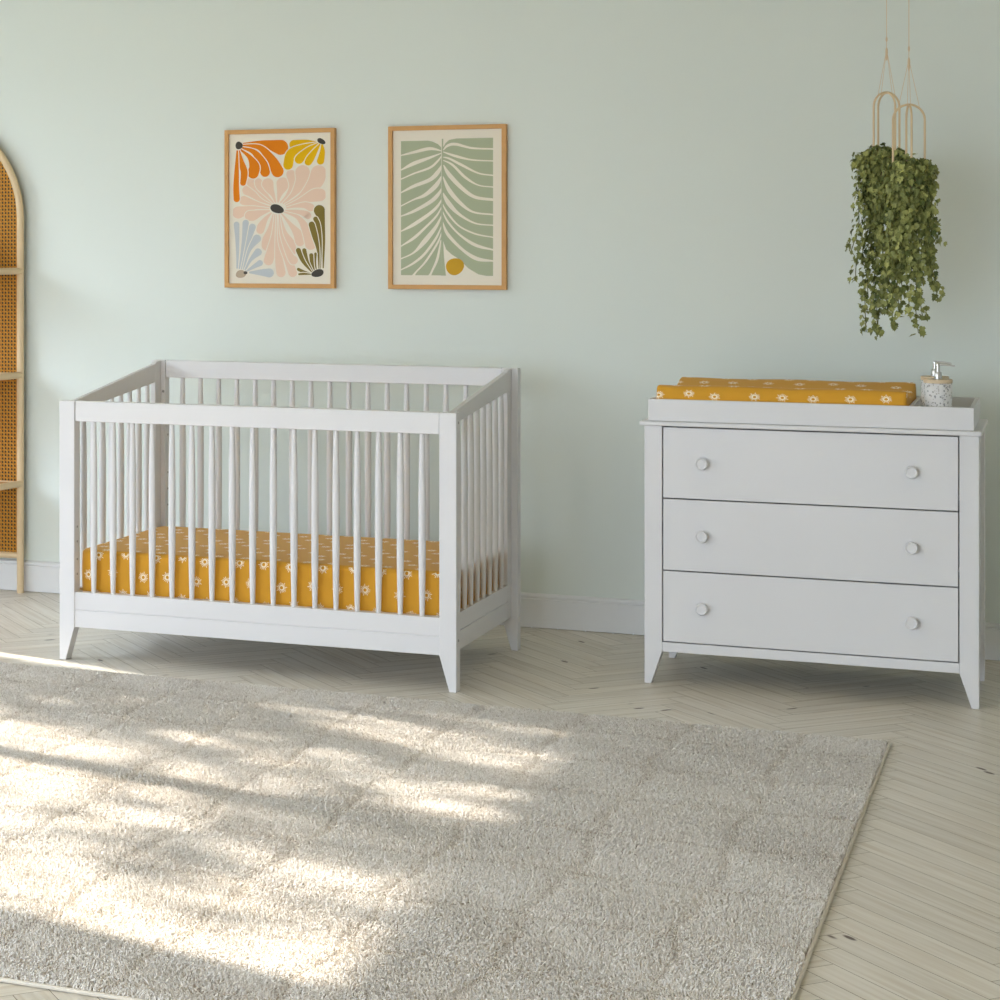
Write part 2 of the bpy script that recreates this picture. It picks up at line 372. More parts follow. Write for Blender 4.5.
# ------------------------------------------------------------------ rug
RUG_A = math.radians(-.45)
def rug_xy(u, v):  # u: leftwards from the right edge, v: toward the camera from the back edge
    c, s = math.cos(RUG_A), math.sin(RUG_A)
    return (-.468 - u*c + v*s*.5, 6.100 - u*s - v*c)
RU, RV = 3.75, 2.62
def make_rug():
    t = thing('area_rug', (-2.3, 4.8, 0), 'large grey beige deep-pile area rug on the herringbone floor', 'rug')
    bm = NB(); P = lambda u, v, z: (*rug_xy(u, v), z)
    def slab(u0, u1, v0, v1, z0, z1):
        a = [bm.verts.new(P(u, v, z)) for z in (z0, z1) for u, v in ((u0, v0), (u1, v0), (u1, v1), (u0, v1))]
        for f in ((0,1,2,3),(4,5,6,7),(0,1,5,4),(1,2,6,5),(2,3,7,6),(3,0,4,7)): bm.faces.new([a[i] for i in f])
    slab(.008, RU-.008, .008, RV-.008, .001, .007)
    obj('backing', bm, M_RUGBASE, t)
    bm = NB(); h = .011
    for a, b in (((0, 0), (RU, 0)), ((RU, 0), (RU, RV)), ((RU, RV), (0, RV)), ((0, RV), (0, 0))):
        n = 60; add_tube(bm, [(*rug_xy(a[0]+(b[0]-a[0])*i/n, a[1]+(b[1]-a[1])*i/n), .0055) for i in range(n+1)], .0045, 8)
    o = obj('binding', bm, M_BIND, t, smooth=True); o['label'] = 'pale stitched binding along the rug edge'
    # pile: curled yarn strands, denser near the camera's side than far out of frame
    N = 900000
    u = rng.random(N)*(RU-.012)+.006; v = rng.random(N)*(RV-.012)+.006
    keep = (u < 3.2) | (rng.random(N) < .35)
    u, v = u[keep], v[keep]; N = len(u)
    c, s = math.cos(RUG_A), math.sin(RUG_A)
    x = -.468 - u*c + v*s*.5; y = 6.100 - u*s - v*c
    # soft seams every 0.3 m both ways, wobbling
    wob = .012*np.sin(v*9+1)+.008*np.sin(v*23)
    wob2 = .012*np.sin(u*8+2)+.008*np.sin(u*21)
    du = np.abs(((u+wob+.06) % .31)-.155); dv = np.abs(((v+wob2+.1) % .33)-.165)
    du = .155-du; dv = .165-dv            # distance to the seam lines
    seam = np.maximum(np.exp(-(du/.016)**2), np.exp(-(dv/.016)**2))
    low = (np.sin(u*7.3+1.7*np.sin(v*4.1))+np.sin(v*9.1+1.3*np.sin(u*5.7))+np.sin(u*17+v*13))/3
    lean = 2*PI*(.5+.35*np.sin(u*3.1+v*2.3)+.25*np.sin(v*11+u*6)) + rng.normal(0, 1.1, N)
    Ls = (.0095+.0035*rng.random(N))*(1-.28*seam)
    tilt = np.clip(.52+.34*rng.normal(0, 1, N)+.15*seam, .05, 1.35)
    dx, dy = np.cos(lean)*np.sin(tilt), np.sin(lean)*np.sin(tilt); dz = np.cos(tilt)
    P3 = np.zeros((N, 4, 3), dtype=np.float32)
    base = np.stack([x, y, np.full(N, .004)], 1)
    curl = rng.normal(0, .0018, (N, 2))
    for k, q in enumerate((0, .35, .7, 1.0)):
        P3[:, k, 0] = base[:, 0]+dx*Ls*q*q**.35+curl[:, 0]*math.sin(q*PI)
        P3[:, k, 1] = base[:, 1]+dy*Ls*q*q**.35+curl[:, 1]*math.sin(q*PI)
        P3[:, k, 2] = base[:, 2]+dz*Ls*(q if q < .8 else .93)
    P3[:, :, 0] = np.clip(P3[:, :, 0], -9, -.462)
    P3 -= np.array([-2.3, 4.8, 0], dtype=np.float32)
    hc = bpy.data.hair_curves.new('pile'); hc.add_curves([4]*N)
    hc.attributes['position'].data.foreach_set('vector', P3.reshape(-1))
    ra = hc.attributes.get('radius') or hc.attributes.new('radius', 'FLOAT', 'POINT')
    rr = np.tile(np.array([.0010, .0012, .0011, .0007], dtype=np.float32), N)
    ra.data.foreach_set('value', rr)
    sh = hc.attributes.new('shade', 'FLOAT', 'CURVE')
    val = np.clip(.60+.20*rng.normal(0, 1, N)+.07*low-.15*seam, 0, 1).astype(np.float32)
    sh.data.foreach_set('value', val)
    hc.materials.append(M_RUG)
    o = bpy.data.objects.new('pile', hc); C.objects.link(o); o.parent = t; o['kind'] = 'stuff'
make_rug()

# ------------------------------------------------------------------ crib
def spindle_bm(x, y, z0, z1, r0=.0078, r1=.0118):
    bm = NB(); n = 14; prof = []
    for i in range(n+1):
        q = i/n; k = math.sin(PI*q)
        prof.append((r0+(r1-r0)*min(1, k*1.18)**.9, z0+(z1-z0)*q))
    add_lathe(bm, prof, (x, y, 0), 'z', 14)
    return bm
def make_crib():
    X0, X1 = -3.168, -1.779; Yf, Yk = 6.288, 7.062
    t = thing('baby_crib', ((X0+X1)/2, (Yf+Yk)/2, 0), 'white wooden baby crib with slim turned spindles, against the sage wall under the two prints', 'crib')
    W, FT = .056, .0235
    def post(side, y0, y1, h):
        bm = NB()
        if side < 0: pts = [(X0, 0), (X0+FT, 0), (X0+W, .112), (X0+W, h), (X0, h)]
        else: pts = [(X1, 0), (X1-FT, 0), (X1-W, .112), (X1-W, h), (X1, h)]
        add_prism(bm, pts, y0, y1, 'y'); return obj('corner_post', bm, M_WHITE, t, .0022)
    for s in (-1, 1): post(s, Yf, Yf+.043, .877)
    for s in (-1, 1): post(s, Yk-.040, Yk, .977)
    def lower(y0, y1, z0, z1, zg):
        bm = NB(); d = .003
        pts = [(y0, z0), (y1, z0), (y1, z1), (y0, z1), (y0, zg+.0015), (y0+d, zg+.0015), (y0+d, zg-.0015), (y0, zg-.0015)]
        add_prism(bm, pts, X0+W-.001, X1-W+.001, 'x'); return obj('lower_rail', bm, M_WHITE, t, .0008, seg=1)
    def upper(y0, y1, z0, z1):
        bm = NB(); add_box(bm, X0+W+.0012, X1-W-.0012, y0, y1, z0, z1); obj('top_rail', bm, M_WHITE, t, .0025)
    upper(Yf+.004, Yf+.039, .808, .8765); lower(Yf+.004, Yf+.039, .113, .231, .172)
    upper(Yk-.038, Yk-.004, .9135, .9765); lower(Yk-.038, Yk-.006, .113, .231, .172)
    xm = (X0+X1)/2
    for k in range(17):
        x = xm+(k-8)*.0720
        obj('spindle', spindle_bm(x, Yf+.0215, .229, .8095), M_WHITE, t, smooth=True)
    for k in range(17):
        x = xm+(k-8)*.0720
        obj('spindle', spindle_bm(x, Yk-.021, .229, .915), M_WHITE, t, smooth=True)
    for s in (-1, 1):
        xo = X0+.022 if s < 0 else X1-.022
        xi = xo - s*.018
        a, b = min(xo, xi), max(xo, xi)
        ya, yb = Yf+.0435, Yk-.0405; yr = 6.971
        bm = NB(); add_prism(bm, [(yb, .115), (yr, .115), (yr, .966), (yr+.012, .9735), (yb, .9765)], a, b, 'x')
        obj('side_stile', bm, M_WHITE, t, .002)
        bm = NB(); add_box(bm, a, b, ya, ya+.016, .115, .8375); obj('side_stile', bm, M_WHITE, t, .0015)
        bm = NB(); add_prism(bm, [(ya, .838), (ya+.030, .838), (yr-.0005, .898), (yr-.0005, .966), (ya+.006, .8765), (ya, .8765)], a, b, 'x')
        obj('side_top_rail', bm, M_WHITE, t, .002)
        bm = NB(); d = .003; z0, z1, zg = .115, .233, .1765
        if s > 0: pts = [(a, z0), (b, z0), (b, zg-.0015), (b-d, zg-.0015), (b-d, zg+.0015), (b, zg+.0015), (b, z1), (a, z1)]
        else: pts = [(b, z0), (a, z0), (a, zg-.0015), (a+d, zg-.0015), (a+d, zg+.0015), (a, zg+.0015), (a, z1), (b, z1)]
        A = [bm.verts.new((p[0], ya+.0165, p[1])) for p in pts]; B = [bm.verts.new((p[0], yr-.0005, p[1])) for p in pts]; n = len(pts)
        bm.faces.new(A); bm.faces.new(B)
        for i in range(n): bm.faces.new((A[i], A[(i+1) % n], B[(i+1) % n], B[i]))
        obj('side_lower_rail', bm, M_WHITE, t, .0008, seg=1)
        for k in range(8):
            y = 6.4065+k*.0733
            zt = .838+max(0, y-(ya+.030))/(yr-ya-.030)*.060+.004
            obj('spindle', spindle_bm((a+b)/2, y, .231, zt), M_WHITE, t, smooth=True)
        # bolt heads: outside of the stile and inside of the posts
        for y, z in ((6.31, .845), (6.31, .16)):
            bm = NB(); add_lathe(bm, [(.0045, -.0006), (.0045, .0008), (.003, .0012)] if s > 0 else [(.0045, .0006), (.0045, -.0008), (.003, -.0012)], (xo if y == 6.35 else (X0 if s < 0 else X1), y, z), 'x', 10)
            obj('bolt', bm, M_BOLT, t)
        xin = X0+W if s < 0 else X1-W
        for y, zz in ((Yf+.022, (.45, .40, .34, .29)), (Yk-.016, (.80, .70, .56, .50, .44))):
            for z in zz:
                bm = NB(); add_lathe(bm, [(.004, -.0006*s*-1), (.004, .0008*s*-1)], (xin, y, z), 'x', 10); obj('bolt', bm, M_BOLT, t)
        bm = NB(); add_lathe(bm, [(.005, .0006), (.005, -.0012)], ((X1-.0485) if s > 0 else (X0+.0485), Yk-.040, .862), 'y', 10); obj('bolt', bm, M_BOLT, t)
    # slatted mattress base
    bm = NB(); add_box(bm, X0+.036, X1-.036, Yf+.0395, Yk-.0385, .183, .198); obj('mattress_base', bm, M_WHITE, t)
    return t
crib = make_crib()
# the crib stands a hair askew: its back sits slightly right of its front
for ch in crib.children:
    for v in ch.data.vertices: v.co.x += .012*(v.co.y+crib.location.y-6.288)/.774

def rounded_slab(x0, x1, y0, y1, z0, z1, rc, re, nx=60, crown=0.0, wr=0.0):
    """mattress: rounded plan corners, rounded top and bottom edges"""
    bm = NB(); loops = []
    def outline(inset):
        r = max(rc-inset, .004); pts = []
        xa, xb, ya, yb = x0+inset, x1-inset, y0+inset, y1-inset
        for cx, cy, a0 in ((xb-r, yb-r, 0), (xa+r, yb-r, 90), (xa+r, ya+r, 180), (xb-r, ya+r, 270)):
            for k in range(9):
                a = math.radians(a0+90*k/8); pts.append((cx+r*math.cos(a), cy+r*math.sin(a)))
        return pts
    secs = []
    for k in range(5):
        a = PI/2*k/4; secs.append((re*(1-math.sin(a)), z0+re*(1-math.cos(a))))
    for q in (.25, .5, .75): secs.append((-.002*math.sin(PI*q), z0+re+(z1-z0-2*re)*q))
    for k in range(5):
        a = PI/2*k/4; secs.append((re*(1-math.cos(a)), z1-re+re*math.sin(a)))
    for i, z in secs:
        loops.append([bm.verts.new((x, y, z)) for x, y in outline(i)])
    for a, b in zip(loops, loops[1:]):
        n = len(a)
        for k in range(n): bm.faces.new((a[k], a[(k+1) % n], b[(k+1) % n], b[k]))
    bm.faces.new(loops[0][::-1]); bm.faces.new(loops[-1])
    return bm
bm = rounded_slab(-3.124, -1.823, 6.340, 7.008, .200, .368, .045, .016)
o = obj('crib_mattress', bm, M_SUN, None, smooth=True, origin=(-2.4735, 6.68, .2))
o.data.polygons[-1].use_smooth = False; o.data.polygons[-2].use_smooth = False
# UVs: top by x,y; sides by running length
def mattress_uv(o):
    me = o.data; uv = me.uv_layers.new(name='UVMap')
    for p in me.polygons:
        n = p.normal; ax = 2 if abs(n.z) > .75 else (1 if abs(n.y) > abs(n.x) else 0)
        for li in p.loop_indices:
            co = me.vertices[me.loops[li].vertex_index].co
            uv.data[li].uv = {0: (co.y+.11, co.z+.011), 1: (co.x+.02, co.z+.011), 2: (co.x+.05, co.y+.003)}[ax]
mattress_uv(o)
for v in o.data.vertices: v.co.x += .012*(v.co.y+o.location.y-6.288)/.774
tag(o, 'mattress in a mustard fitted sheet with white suns, lying in the white crib', 'mattress')

# ------------------------------------------------------------------ dresser
def make_dresser():
    X0, X1, Yf, Yk = -1.263, -.254, 6.665, 7.140
    t = thing('dresser', ((X0+X1)/2, (Yf+Yk)/2, 0), 'white three-drawer dresser with round knobs and tapered feet, right of the crib', 'dresser')
    W, FT = .0562, .0215
    for (ya, yb) in ((Yf, Yf+.040), (Yk-.040, Yk)):
        for s in (-1, 1):
            bm = NB()
            pts = [(X0, 0), (X0+FT, 0), (X0+W, .104), (X0+W, .8255), (X0, .8255)] if s < 0 else [(X1, 0), (X1-FT, 0), (X1-W, .104), (X1-W, .8255), (X1, .8255)]
            add_prism(bm, pts, ya, yb, 'y'); obj('corner_post', bm, M_WHITE, t, .002)
    for s in (-1, 1):
        bm = NB(); xa = X0+.011 if s < 0 else X1-.011-.018
        add_box(bm, xa, xa+.018, Yf+.0405, Yk-.0405, .104, .825); obj('side_panel', bm, M_WHITE, t, .001)
    bm = NB(); add_box(bm, X0+W+.0005, X1-W-.0005, Yk-.03, Yk-.018, .104, .825); obj('back_panel', bm, M_WHITE, t)
    bm = NB(); add_box(bm, X0+W+.0005, X1-W-.0005, Yf+.001, Yf+.026, .104, .1345); obj('bottom_rail', bm, M_WHITE, t, .0015)
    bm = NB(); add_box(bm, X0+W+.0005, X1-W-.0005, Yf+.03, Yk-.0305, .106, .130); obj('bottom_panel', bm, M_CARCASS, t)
    bm = NB(); add_box(bm, X0-.0135, X1+.008, Yf-.011, Yk+.006, .826, .8405); obj('top', bm, M_WHITE, t, .0035, seg=3)
    for k, (z0, z1) in enumerate(((.5965, .8215), (.3665, .5925), (.1380, .3625))):
        bm = NB(); add_box(bm, X0+W+.0036, X1-W-.0036, Yf+.0015, Yf+.0215, z0, z1)
        d = obj('drawer', bm, M_WHITE, t, .0012)
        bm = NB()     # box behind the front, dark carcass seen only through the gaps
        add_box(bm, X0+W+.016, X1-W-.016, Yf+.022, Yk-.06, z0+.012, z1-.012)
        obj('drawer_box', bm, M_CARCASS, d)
        zc = (.7105, .4795, .2505)[k]
        for x in (-1.0800, -.4480):
            bm = NB(); yk = Yf+.0015
            add_lathe(bm, [(.011, yk-.0003), (.0085, yk-.004), (.0085, yk-.010), (.0165, yk-.0135), (.0195, yk-.017), (.0200, yk-.0215), (.0188, yk-.0255), (.0165, yk-.0268), (.0140, yk-.0258), (.0125, yk-.0242), (.004, yk-.0238)], (x, 0, zc), 'y', 28)
            obj('knob', bm, M_WHITE, d, smooth=True)
    return t
make_dresser()

def make_tray():
    X0, X1, Y0, Y1, Z0, Z1 = -1.2515, -.2690, 6.668, 7.128, .8412, .9108
    t = thing('changing_tray', ((X0+X1)/2, (Y0+Y1)/2, Z0), 'shallow white changing tray with a divider, lying on the dresser top', 'tray')
    w = .013
    for n, b in (('front_wall', (X0, X1, Y0, Y0+w)), ('back_wall', (X0, X1, Y1-w, Y1)), ('side_wall', (X0, X0+w, Y0+w, Y1-w)), ('side_wall', (X1-w, X1, Y0+w, Y1-w)), ('divider', (-.4585, -.4480, Y0+w, Y1-w))):
        bm = NB(); add_box(bm, *b, Z0, Z1 if n != 'divider' else Z1-.001); obj(n, bm, M_WHITE, t, .0015)
    bm = NB(); add_box(bm, X0+w, X1-w, Y0+w, Y1-w, Z0, Z0+.006); obj('tray_base', bm, M_WHITE, t)
make_tray()

def make_pad():
    X0, X1 = -1.2290, -.4635
    cs = [(6.686, .8475), (6.6835, .870), (6.6825, .905), (6.6835, .932), (6.6875, .946), (6.697, .9530), (6.714, .9550), (6.74, .9525), (6.775, .944), (6.82, .932), (6.87, .9235), (6.92, .922), (6.97, .9275), (7.01, .9375), (7.04, .947), (7.062, .9540), (7.080, .9565), (7.096, .9540), (7.106, .946), (7.1105, .930), (7.111, .900), (7.109, .8475)]
    cy = 6.9
    bm = NB(); rings = []
    xs = [(X0, .007), (X0+.0015, .0035), (X0+.004, .001), (X0+.008, 0)]
    xs += [(X0+.008+(X1-X0-.016)*i/24, 0) for i in range(1, 24)]
    xs += [(X1-.012, 0), (X1-.006, .001), (X1-.002, .004), (X1, .009)]
    for x, ins in xs:
        ring = []
        for i, (y, z) in enumerate(cs):
            # inset along the section normal (approx.) for soft ends, plus a slight unevenness of the sheet
            yy = y+(ins if y < 6.70 else (-ins if y > 7.09 else 0)); zz = z-(ins*.75 if .86 < z else 0)
            zz += .0014*math.sin(x*17+i) if 3 < i < 19 else 0
            ring.append(bm.verts.new((x+.011*max(0, (y-6.80)/.3)*(X1-x)/(X1-X0), yy, max(zz, .8475))))
        rings.append(ring)
    n = len(cs); fl = []
    for a, b in zip(rings, rings[1:]):
        for k in range(n-1): bm.faces.new((a[k], a[k+1], b[k+1], b[k]))
        bm.faces.new((a[n-1], a[0], b[0], b[n-1]))
    for r in (rings[0], rings[-1]): bm.faces.new(r)
    # running length UV
    sl = [0]
    for p, q in zip(cs, cs[1:]): sl.append(sl[-1]+math.dist(p, q))
    o = obj('changing_pad', bm, M_SUN, None, smooth=True, origin=((X0+X1)/2, cy, .8475))
    me = o.data; uv = me.uv_layers.new(name='UVMap')
    for p in me.polygons:
        endf = abs(p.normal.x) > .8
        for li in p.loop_indices:
            co = me.vertices[me.loops[li].vertex_index].co
            y, z = co.y+cy, co.z+.8475
            if endf: uv.data[li].uv = (co.y+.2, co.z)
            else:
                k = min(range(n), key=lambda i: (cs[i][0]-y)**2+(cs[i][1]-z)**2)
                uv.data[li].uv = (co.x+.035, sl[k]*1.45+.055)
    tag(o, 'mustard changing pad with raised edges and white suns, in the tray on the dresser', 'changing pad')
make_pad()

def make_dispenser(x, y, label):
    z = .8473
    t = thing('soap_dispenser', (x, y, z), label, 'soap dispenser', 'soap dispensers on the changing tray')
    bm = NB(); add_lathe(bm, [(.036, z), (.0405, z+.003), (.0415, z+.008), (.0415, z+.1290)], (x, y, 0), 'z', 40)
    obj('bottle', bm, M_TERR, t, smooth=False, bevel=.0)
    bm = NB(); add_lathe(bm, [(.0420, z+.1292), (.0428, z+.1302), (.0428, z+.1397), (.0418, z+.1410), (.012, z+.1412)], (x, y, 0), 'z', 40)
    obj('lid', bm, M_BAMBOO, t)
    p = NB()
    h = z+.1412
    add_lathe(p, [(.0125, h), (.0125, h+.004), (.0112, h+.005), (.0112, h+.0195), (.0100, h+.0215), (.0064, h+.0220), (.0064, h+.0410), (.0076, h+.0413), (.0076, h+.0475), (.0066, h+.0490)], (x, y, 0), 'z', 24)
    pump = obj('pump', p, M_CHROME, t, smooth=True)
    bm = NB(); dx, dy = .93, -.30
    add_tube(bm, [(x, y, h+.0450), (x+dx*.015, y+dy*.015, h+.0450), (x+dx*.036, y+dy*.036, h+.0442), (x+dx*.054, y+dy*.054, h+.0420)], [.0036, .0032, .0028, .0024], 12)
    obj('spout', bm, M_CHROME, pump, smooth=True)
    for o in t.children:
        if o.name.startswith('bottle'):
            for q in o.data.polygons: q.use_smooth = abs(q.normal.z) < .5
make_dispenser(-.3790, 6.79, 'white speckled soap dispenser with bamboo lid and steel pump, the one in front')
make_dispenser(-.3960, 6.930, 'white speckled soap dispenser mostly hidden behind its twin, nearer the changing pad')

# ------------------------------------------------------------------ framed prints
def catmull(pts, n=10):
    P = [pts[0]]+list(pts)+[pts[-1]]; out = []
    for i in range(1, len(P)-2):
        for k in range(n):
            t = k/n; a, b, c, d = P[i-1], P[i], P[i+1], P[i+2]
            out.append(tuple(.5*((2*b[j])+(-a[j]+c[j])*t+(2*a[j]-5*b[j]+4*c[j]-d[j])*t*t+(-a[j]+3*b[j]-3*c[j]+d[j])*t**3) for j in range(3)))
    out.append(tuple(pts[-1])); return out

def petal_outline(pts, cap=1.0):
    """pts (x, y, width) from stalk to tip -> closed outline with a rounded tip"""
    c = catmull(pts); L, R = [], []
    for i, (x, y, w) in enumerate(c):
        a = c[max(i-1, 0)]; b = c[min(i+1, len(c)-1)]
        dx, dy = b[0]-a[0], b[1]-a[1]; d = math.hypot(dx, dy) or 1
        nx, ny = -dy/d, dx/d
        L.append((x+nx*w/2, y+ny*w/2)); R.append((x-nx*w/2, y-ny*w/2))
    a, b = c[-2], c[-1]; dx, dy = b[0]-a[0], b[1]-a[1]; d = math.hypot(dx, dy) or 1; dx /= d; dy /= d
    nx, ny = -dy, dx; w = b[2]/2; tip = []
    for k in range(1, 12):
        t = PI*k/12; cs = math.cos(t); sn = math.sin(t)
        if cap < 1: cs = math.copysign(abs(cs)**.5, cs); sn = sn**.5
        tip.append((b[0]+nx*w*cs+dx*w*sn*cap, b[1]+ny*w*cs+dy*w*sn*cap))
    return (L, R, tip if cap > 0 else None)

def blob(cx, cy, rx, ry, rot=0, wob=.08, n=28, seed=0):
    r = random.Random(seed); ph = r.uniform(0, 6); out = []
    for k in range(n):
        a = 2*PI*k/n; f = 1+wob*math.sin(2*a+ph)+wob*.6*math.sin(3*a+1.3*ph)
        x, y = rx*f*math.cos(a), ry*f*math.sin(a); c, s = math.cos(rot), math.sin(rot)
        out.append((cx+x*c-y*s, cy+x*s+y*c))
    return out

def make_picture(name, X0, X1, Z0, Z1, px, art, mats, label, clip):
    """px: (x0,x1,y0,y1) drawing-space extents of the visible paper"""
    Yw = YB; Yfr = YB-.026; fw = .0165
    t = thing(name, ((X0+X1)/2, Yfr, Z0), label, 'framed print', 'framed prints on the sage wall')
    bm = NB()
    o4 = [(X0, Z0), (X1, Z0), (X1, Z1), (X0, Z1)]; i4 = [(X0+fw, Z0+fw), (X1-fw, Z0+fw), (X1-fw, Z1-fw), (X0+fw, Z1-fw)]
    V = {}
    for tagn, q, ys in (('o', o4, (Yfr, Yw-.001)), ('i', i4, (Yfr, Yw-.001))):
        for j, y in enumerate(ys): V[tagn, j] = [bm.verts.new((x, y, z)) for x, z in q]
    for k in range(4):
        n = (k+1) % 4
        bm.faces.new((V['o', 0][k], V['o', 0][n], V['i', 0][n], V['i', 0][k]))
        bm.faces.new((V['o', 0][k], V['o', 1][k], V['o', 1][n], V['o', 0][n]))
        bm.faces.new((V['i', 0][k], V['i', 0][n], V['i', 1][n], V['i', 1][k]))
        bm.faces.new((V['o', 1][k], V['i', 1][k], V['i', 1][n], V['o', 1][n]))
    obj('frame', bm, M_OAKFR, t, .0012)
    bm = NB(); yp = Yfr+.010
    xa, xb, za, zb = X0+fw, X1-fw, Z0+fw, Z1-fw
    f = bm.faces.new([bm.verts.new(v) for v in ((xa, yp, za), (xb, yp, za), (xb, yp, zb), (xa, yp, zb))])
    # paper has thickness
    f2 = bm.faces.new([bm.verts.new(v) for v in ((xa, yp+.003, za), (xb, yp+.003, za), (xb, yp+.003, zb), (xa, yp+.003, zb))])
    def MP(p):
        cx = min(max(p[0], clip[0]), clip[1]); cy = min(max(p[1], clip[2]), clip[3])
        return xa+(cx-px[0])/(px[1]-px[0])*(xb-xa), zb-(cy-px[2])/(px[3]-px[2])*(zb-za)
    for li, (mi, kind, out) in enumerate(art):
        y = yp-.0002-.000006*li
        V = lambda p: bm.verts.new((*MP(p)[:1], y, MP(p)[1]))
        if kind == 'fan':
            c = V((sum(p[0] for p in out)/len(out), sum(p[1] for p in out)/len(out))); q = [V(p) for p in out]
            fs = [bm.faces.new((c, q[k], q[(k+1) % len(q)])) for k in range(len(q))]
        else:                       # strip of left/right pairs, then a rounded tip
            L, R, tip = out; l = [V(p) for p in L]; rr = [V(p) for p in R]; fs = []
            for k in range(len(l)-1): fs.append(bm.faces.new((l[k], l[k+1], rr[k+1], rr[k])))
            if tip:
                q = [l[-1]]+[V(p) for p in tip]+[rr[-1]]
                c = V(((L[-1][0]+R[-1][0])/2, (L[-1][1]+R[-1][1])/2))
                fs += [bm.faces.new((c, q[k], q[k+1])) for k in range(len(q)-1)]
        for f in fs: f.material_index = mi
    for f in bm.faces:
        f.normal_update()
        if f.normal.y > 0: f.normal_flip()
    r0 = Vector(t.location); bmesh.ops.translate(bm, verts=bm.verts[:], vec=-r0)
    me = bpy.data.meshes.new('print'); bm.to_mesh(me); bm.free()
    for m in mats: me.materials.append(m)
    o = bpy.data.objects.new('print', me); C.objects.link(o); o.parent = t
    # hanging wire cleat behind is hidden; backing board closes the frame
    bm = NB(); add_box(bm, xa, xb, Yw-.010, Yw-.006, za, zb); obj('backing_board', bm, M_CARCASS, t)

def petals(art, mi, lst, grow=1.0, gap=9):
    for p in lst:
        art.append((0, 'strip', petal_outline([(x, y, w*grow+gap) for x, y, w in p])))
        art.append((mi, 'strip', petal_outline([(x, y, w*grow) for x, y, w in p])))
ink = lambda n, r, g, b: mat(n, srgb(r, g, b), .85, .12)
pm = [M_PAPER, ink('pink_ink', 230, 200, 178), ink('orange_ink', 224, 128, 30), ink('yellow_ink', 228, 178, 24), ink('grey_blue_ink', 190, 194, 197), ink('olive_ink', 128, 112, 58), ink('charcoal_ink', 78, 73, 68), ink('taupe_ink', 184, 164, 142)]
A1 = []
pink = [
 [(326,494,8),(262,468,18),(215,430,40),(193,418,44)], [(334,490,6),(282,455,16),(250,412,28),(214,374,42)],
 [(338,488,6),(300,448,14),(262,402,30),(254,374,34)], [(346,486,6),(332,446,18),(314,412,40),(304,386,54)], [(358,484,6),(366,444,22),(378,408,48),(384,386,60)],
 [(370,486,6),(408,450,18),(438,395,36),(426,336,42)], [(384,490,6),(440,440,24),(486,372,62),(488,326,66)], [(394,496,6),(478,452,22),(552,382,66),(572,330,70)],
 [(400,504,6),(470,478,22),(546,450,56),(578,446,58)], [(402,514,6),(450,504,14),(500,500,28),(530,512,36)], [(316,508,6),(262,494,16),(205,482,36),(176,472,42)],
 [(314,518,6),(230,512,16),(168,530,48),(146,536,56)], [(316,527,6),(264,540,28),(228,552,46),(208,554,46)], [(324,538,6),(294,570,20),(272,606,36),(264,630,36)],
 [(334,543,5),(318,620,22),(304,680,48),(300,712,50)], [(342,546,5),(336,650,18),(322,740,40),(308,792,44)], [(352,548,5),(352,690,14),(364,790,36),(374,856,42)],
 [(360,548,5),(368,690,14),(412,790,34),(436,856,40)], [(368,546,5),(392,640,20),(424,700,40),(428,742,44)], [(376,542,5),(424,600,18),(462,650,40),(474,690,44)],
 [(388,534,5),(466,566,20),(512,640,44),(530,706,50)], [(396,526,5),(470,536,20),(508,548,30),(516,556,30)], [(364,547,5),(378,660,12),(420,762,30),(440,790,40)]]
petals(A1, 1, pink, 1.16)
petals(A1, 2, [[(172,170,10),(270,168,26),(340,184,58),(372,192,72)], [(170,178,8),(262,192,26),(322,258,48),(356,318,58)], [(166,190,8),(232,216,26),(274,276,46),(290,322,46)],
   [(158,200,8),(206,240,22),(232,290,50),(226,326,54)], [(150,204,8),(160,262,26),(178,320,34),(172,378,28)], [(141,204,8),(138,300,20),(135,400,28),(138,464,30)]], 1.12)
petals(A1, 3, [[(562,168,6),(510,170,28),(458,176,40),(442,178,42)], [(566,172,6),(486,194,26),(428,226,44),(412,286,46)], [(572,175,6),(524,204,24),(486,240,40),(470,258,42)],
   [(580,178,6),(556,212,22),(530,252,36),(518,272,34)], [(590,180,8),(592,220,24),(582,268,34)]], 1.12)
petals(A1, 4, [[(140,836,8),(142,720,18),(137,600,30)], [(152,838,8),(174,700,20),(186,592,34)], [(164,840,8),(196,710,20),(222,614,36)], [(174,842,8),(204,740,18),(246,676,44)],
   [(182,846,8),(212,790,18),(252,748,40)], [(190,850,8),(228,826,20),(262,806,32)], [(204,856,8),(270,856,34),(312,858,48)]], 1.0)
petals(A1, 5, [[(596,832,6),(598,700,16),(592,600,26),(576,528,58)], [(582,834,5),(582,700,14),(570,610,24),(556,572,24)], [(574,834,5),(570,740,14),(552,660,30),(536,602,32)],
   [(560,838,5),(554,800,11),(556,756,14)], [(550,842,5),(538,806,18),(534,764,22)], [(542,848,5),(512,796,18),(497,738,22)], [(536,852,5),(492,796,20),(466,738,26)], [(532,860,5),(496,852,16),(466,838,16)], [(532,864,5),(496,862,12),(470,864,10)]], 1.0)
A1 += [(6, 'fan', blob(353, 518, 38, 22, .25, .05, seed=2)), (6, 'fan', blob(150, 178, 18, 22, .2, .08, seed=3)), (6, 'fan', blob(586, 164, 22, 14, .5, .06, seed=4)), (6, 'fan', blob(567, 858, 34, 19, -.2, .06, seed=5)), (7, 'fan', blob(160, 865, 29, 20, -.15, .06, seed=6))]
A1.append((6, 'fan', blob(185, 858, 10, 9, 0, .05, seed=8)))
make_picture('framed_print', -3.040, -2.588, 1.2385, 1.8500, (97, 637, 118, 915), A1, pm, 'oak-framed print of orange, yellow, pink and grey-blue flowers, left of the pair', (118, 608, 140, 890))

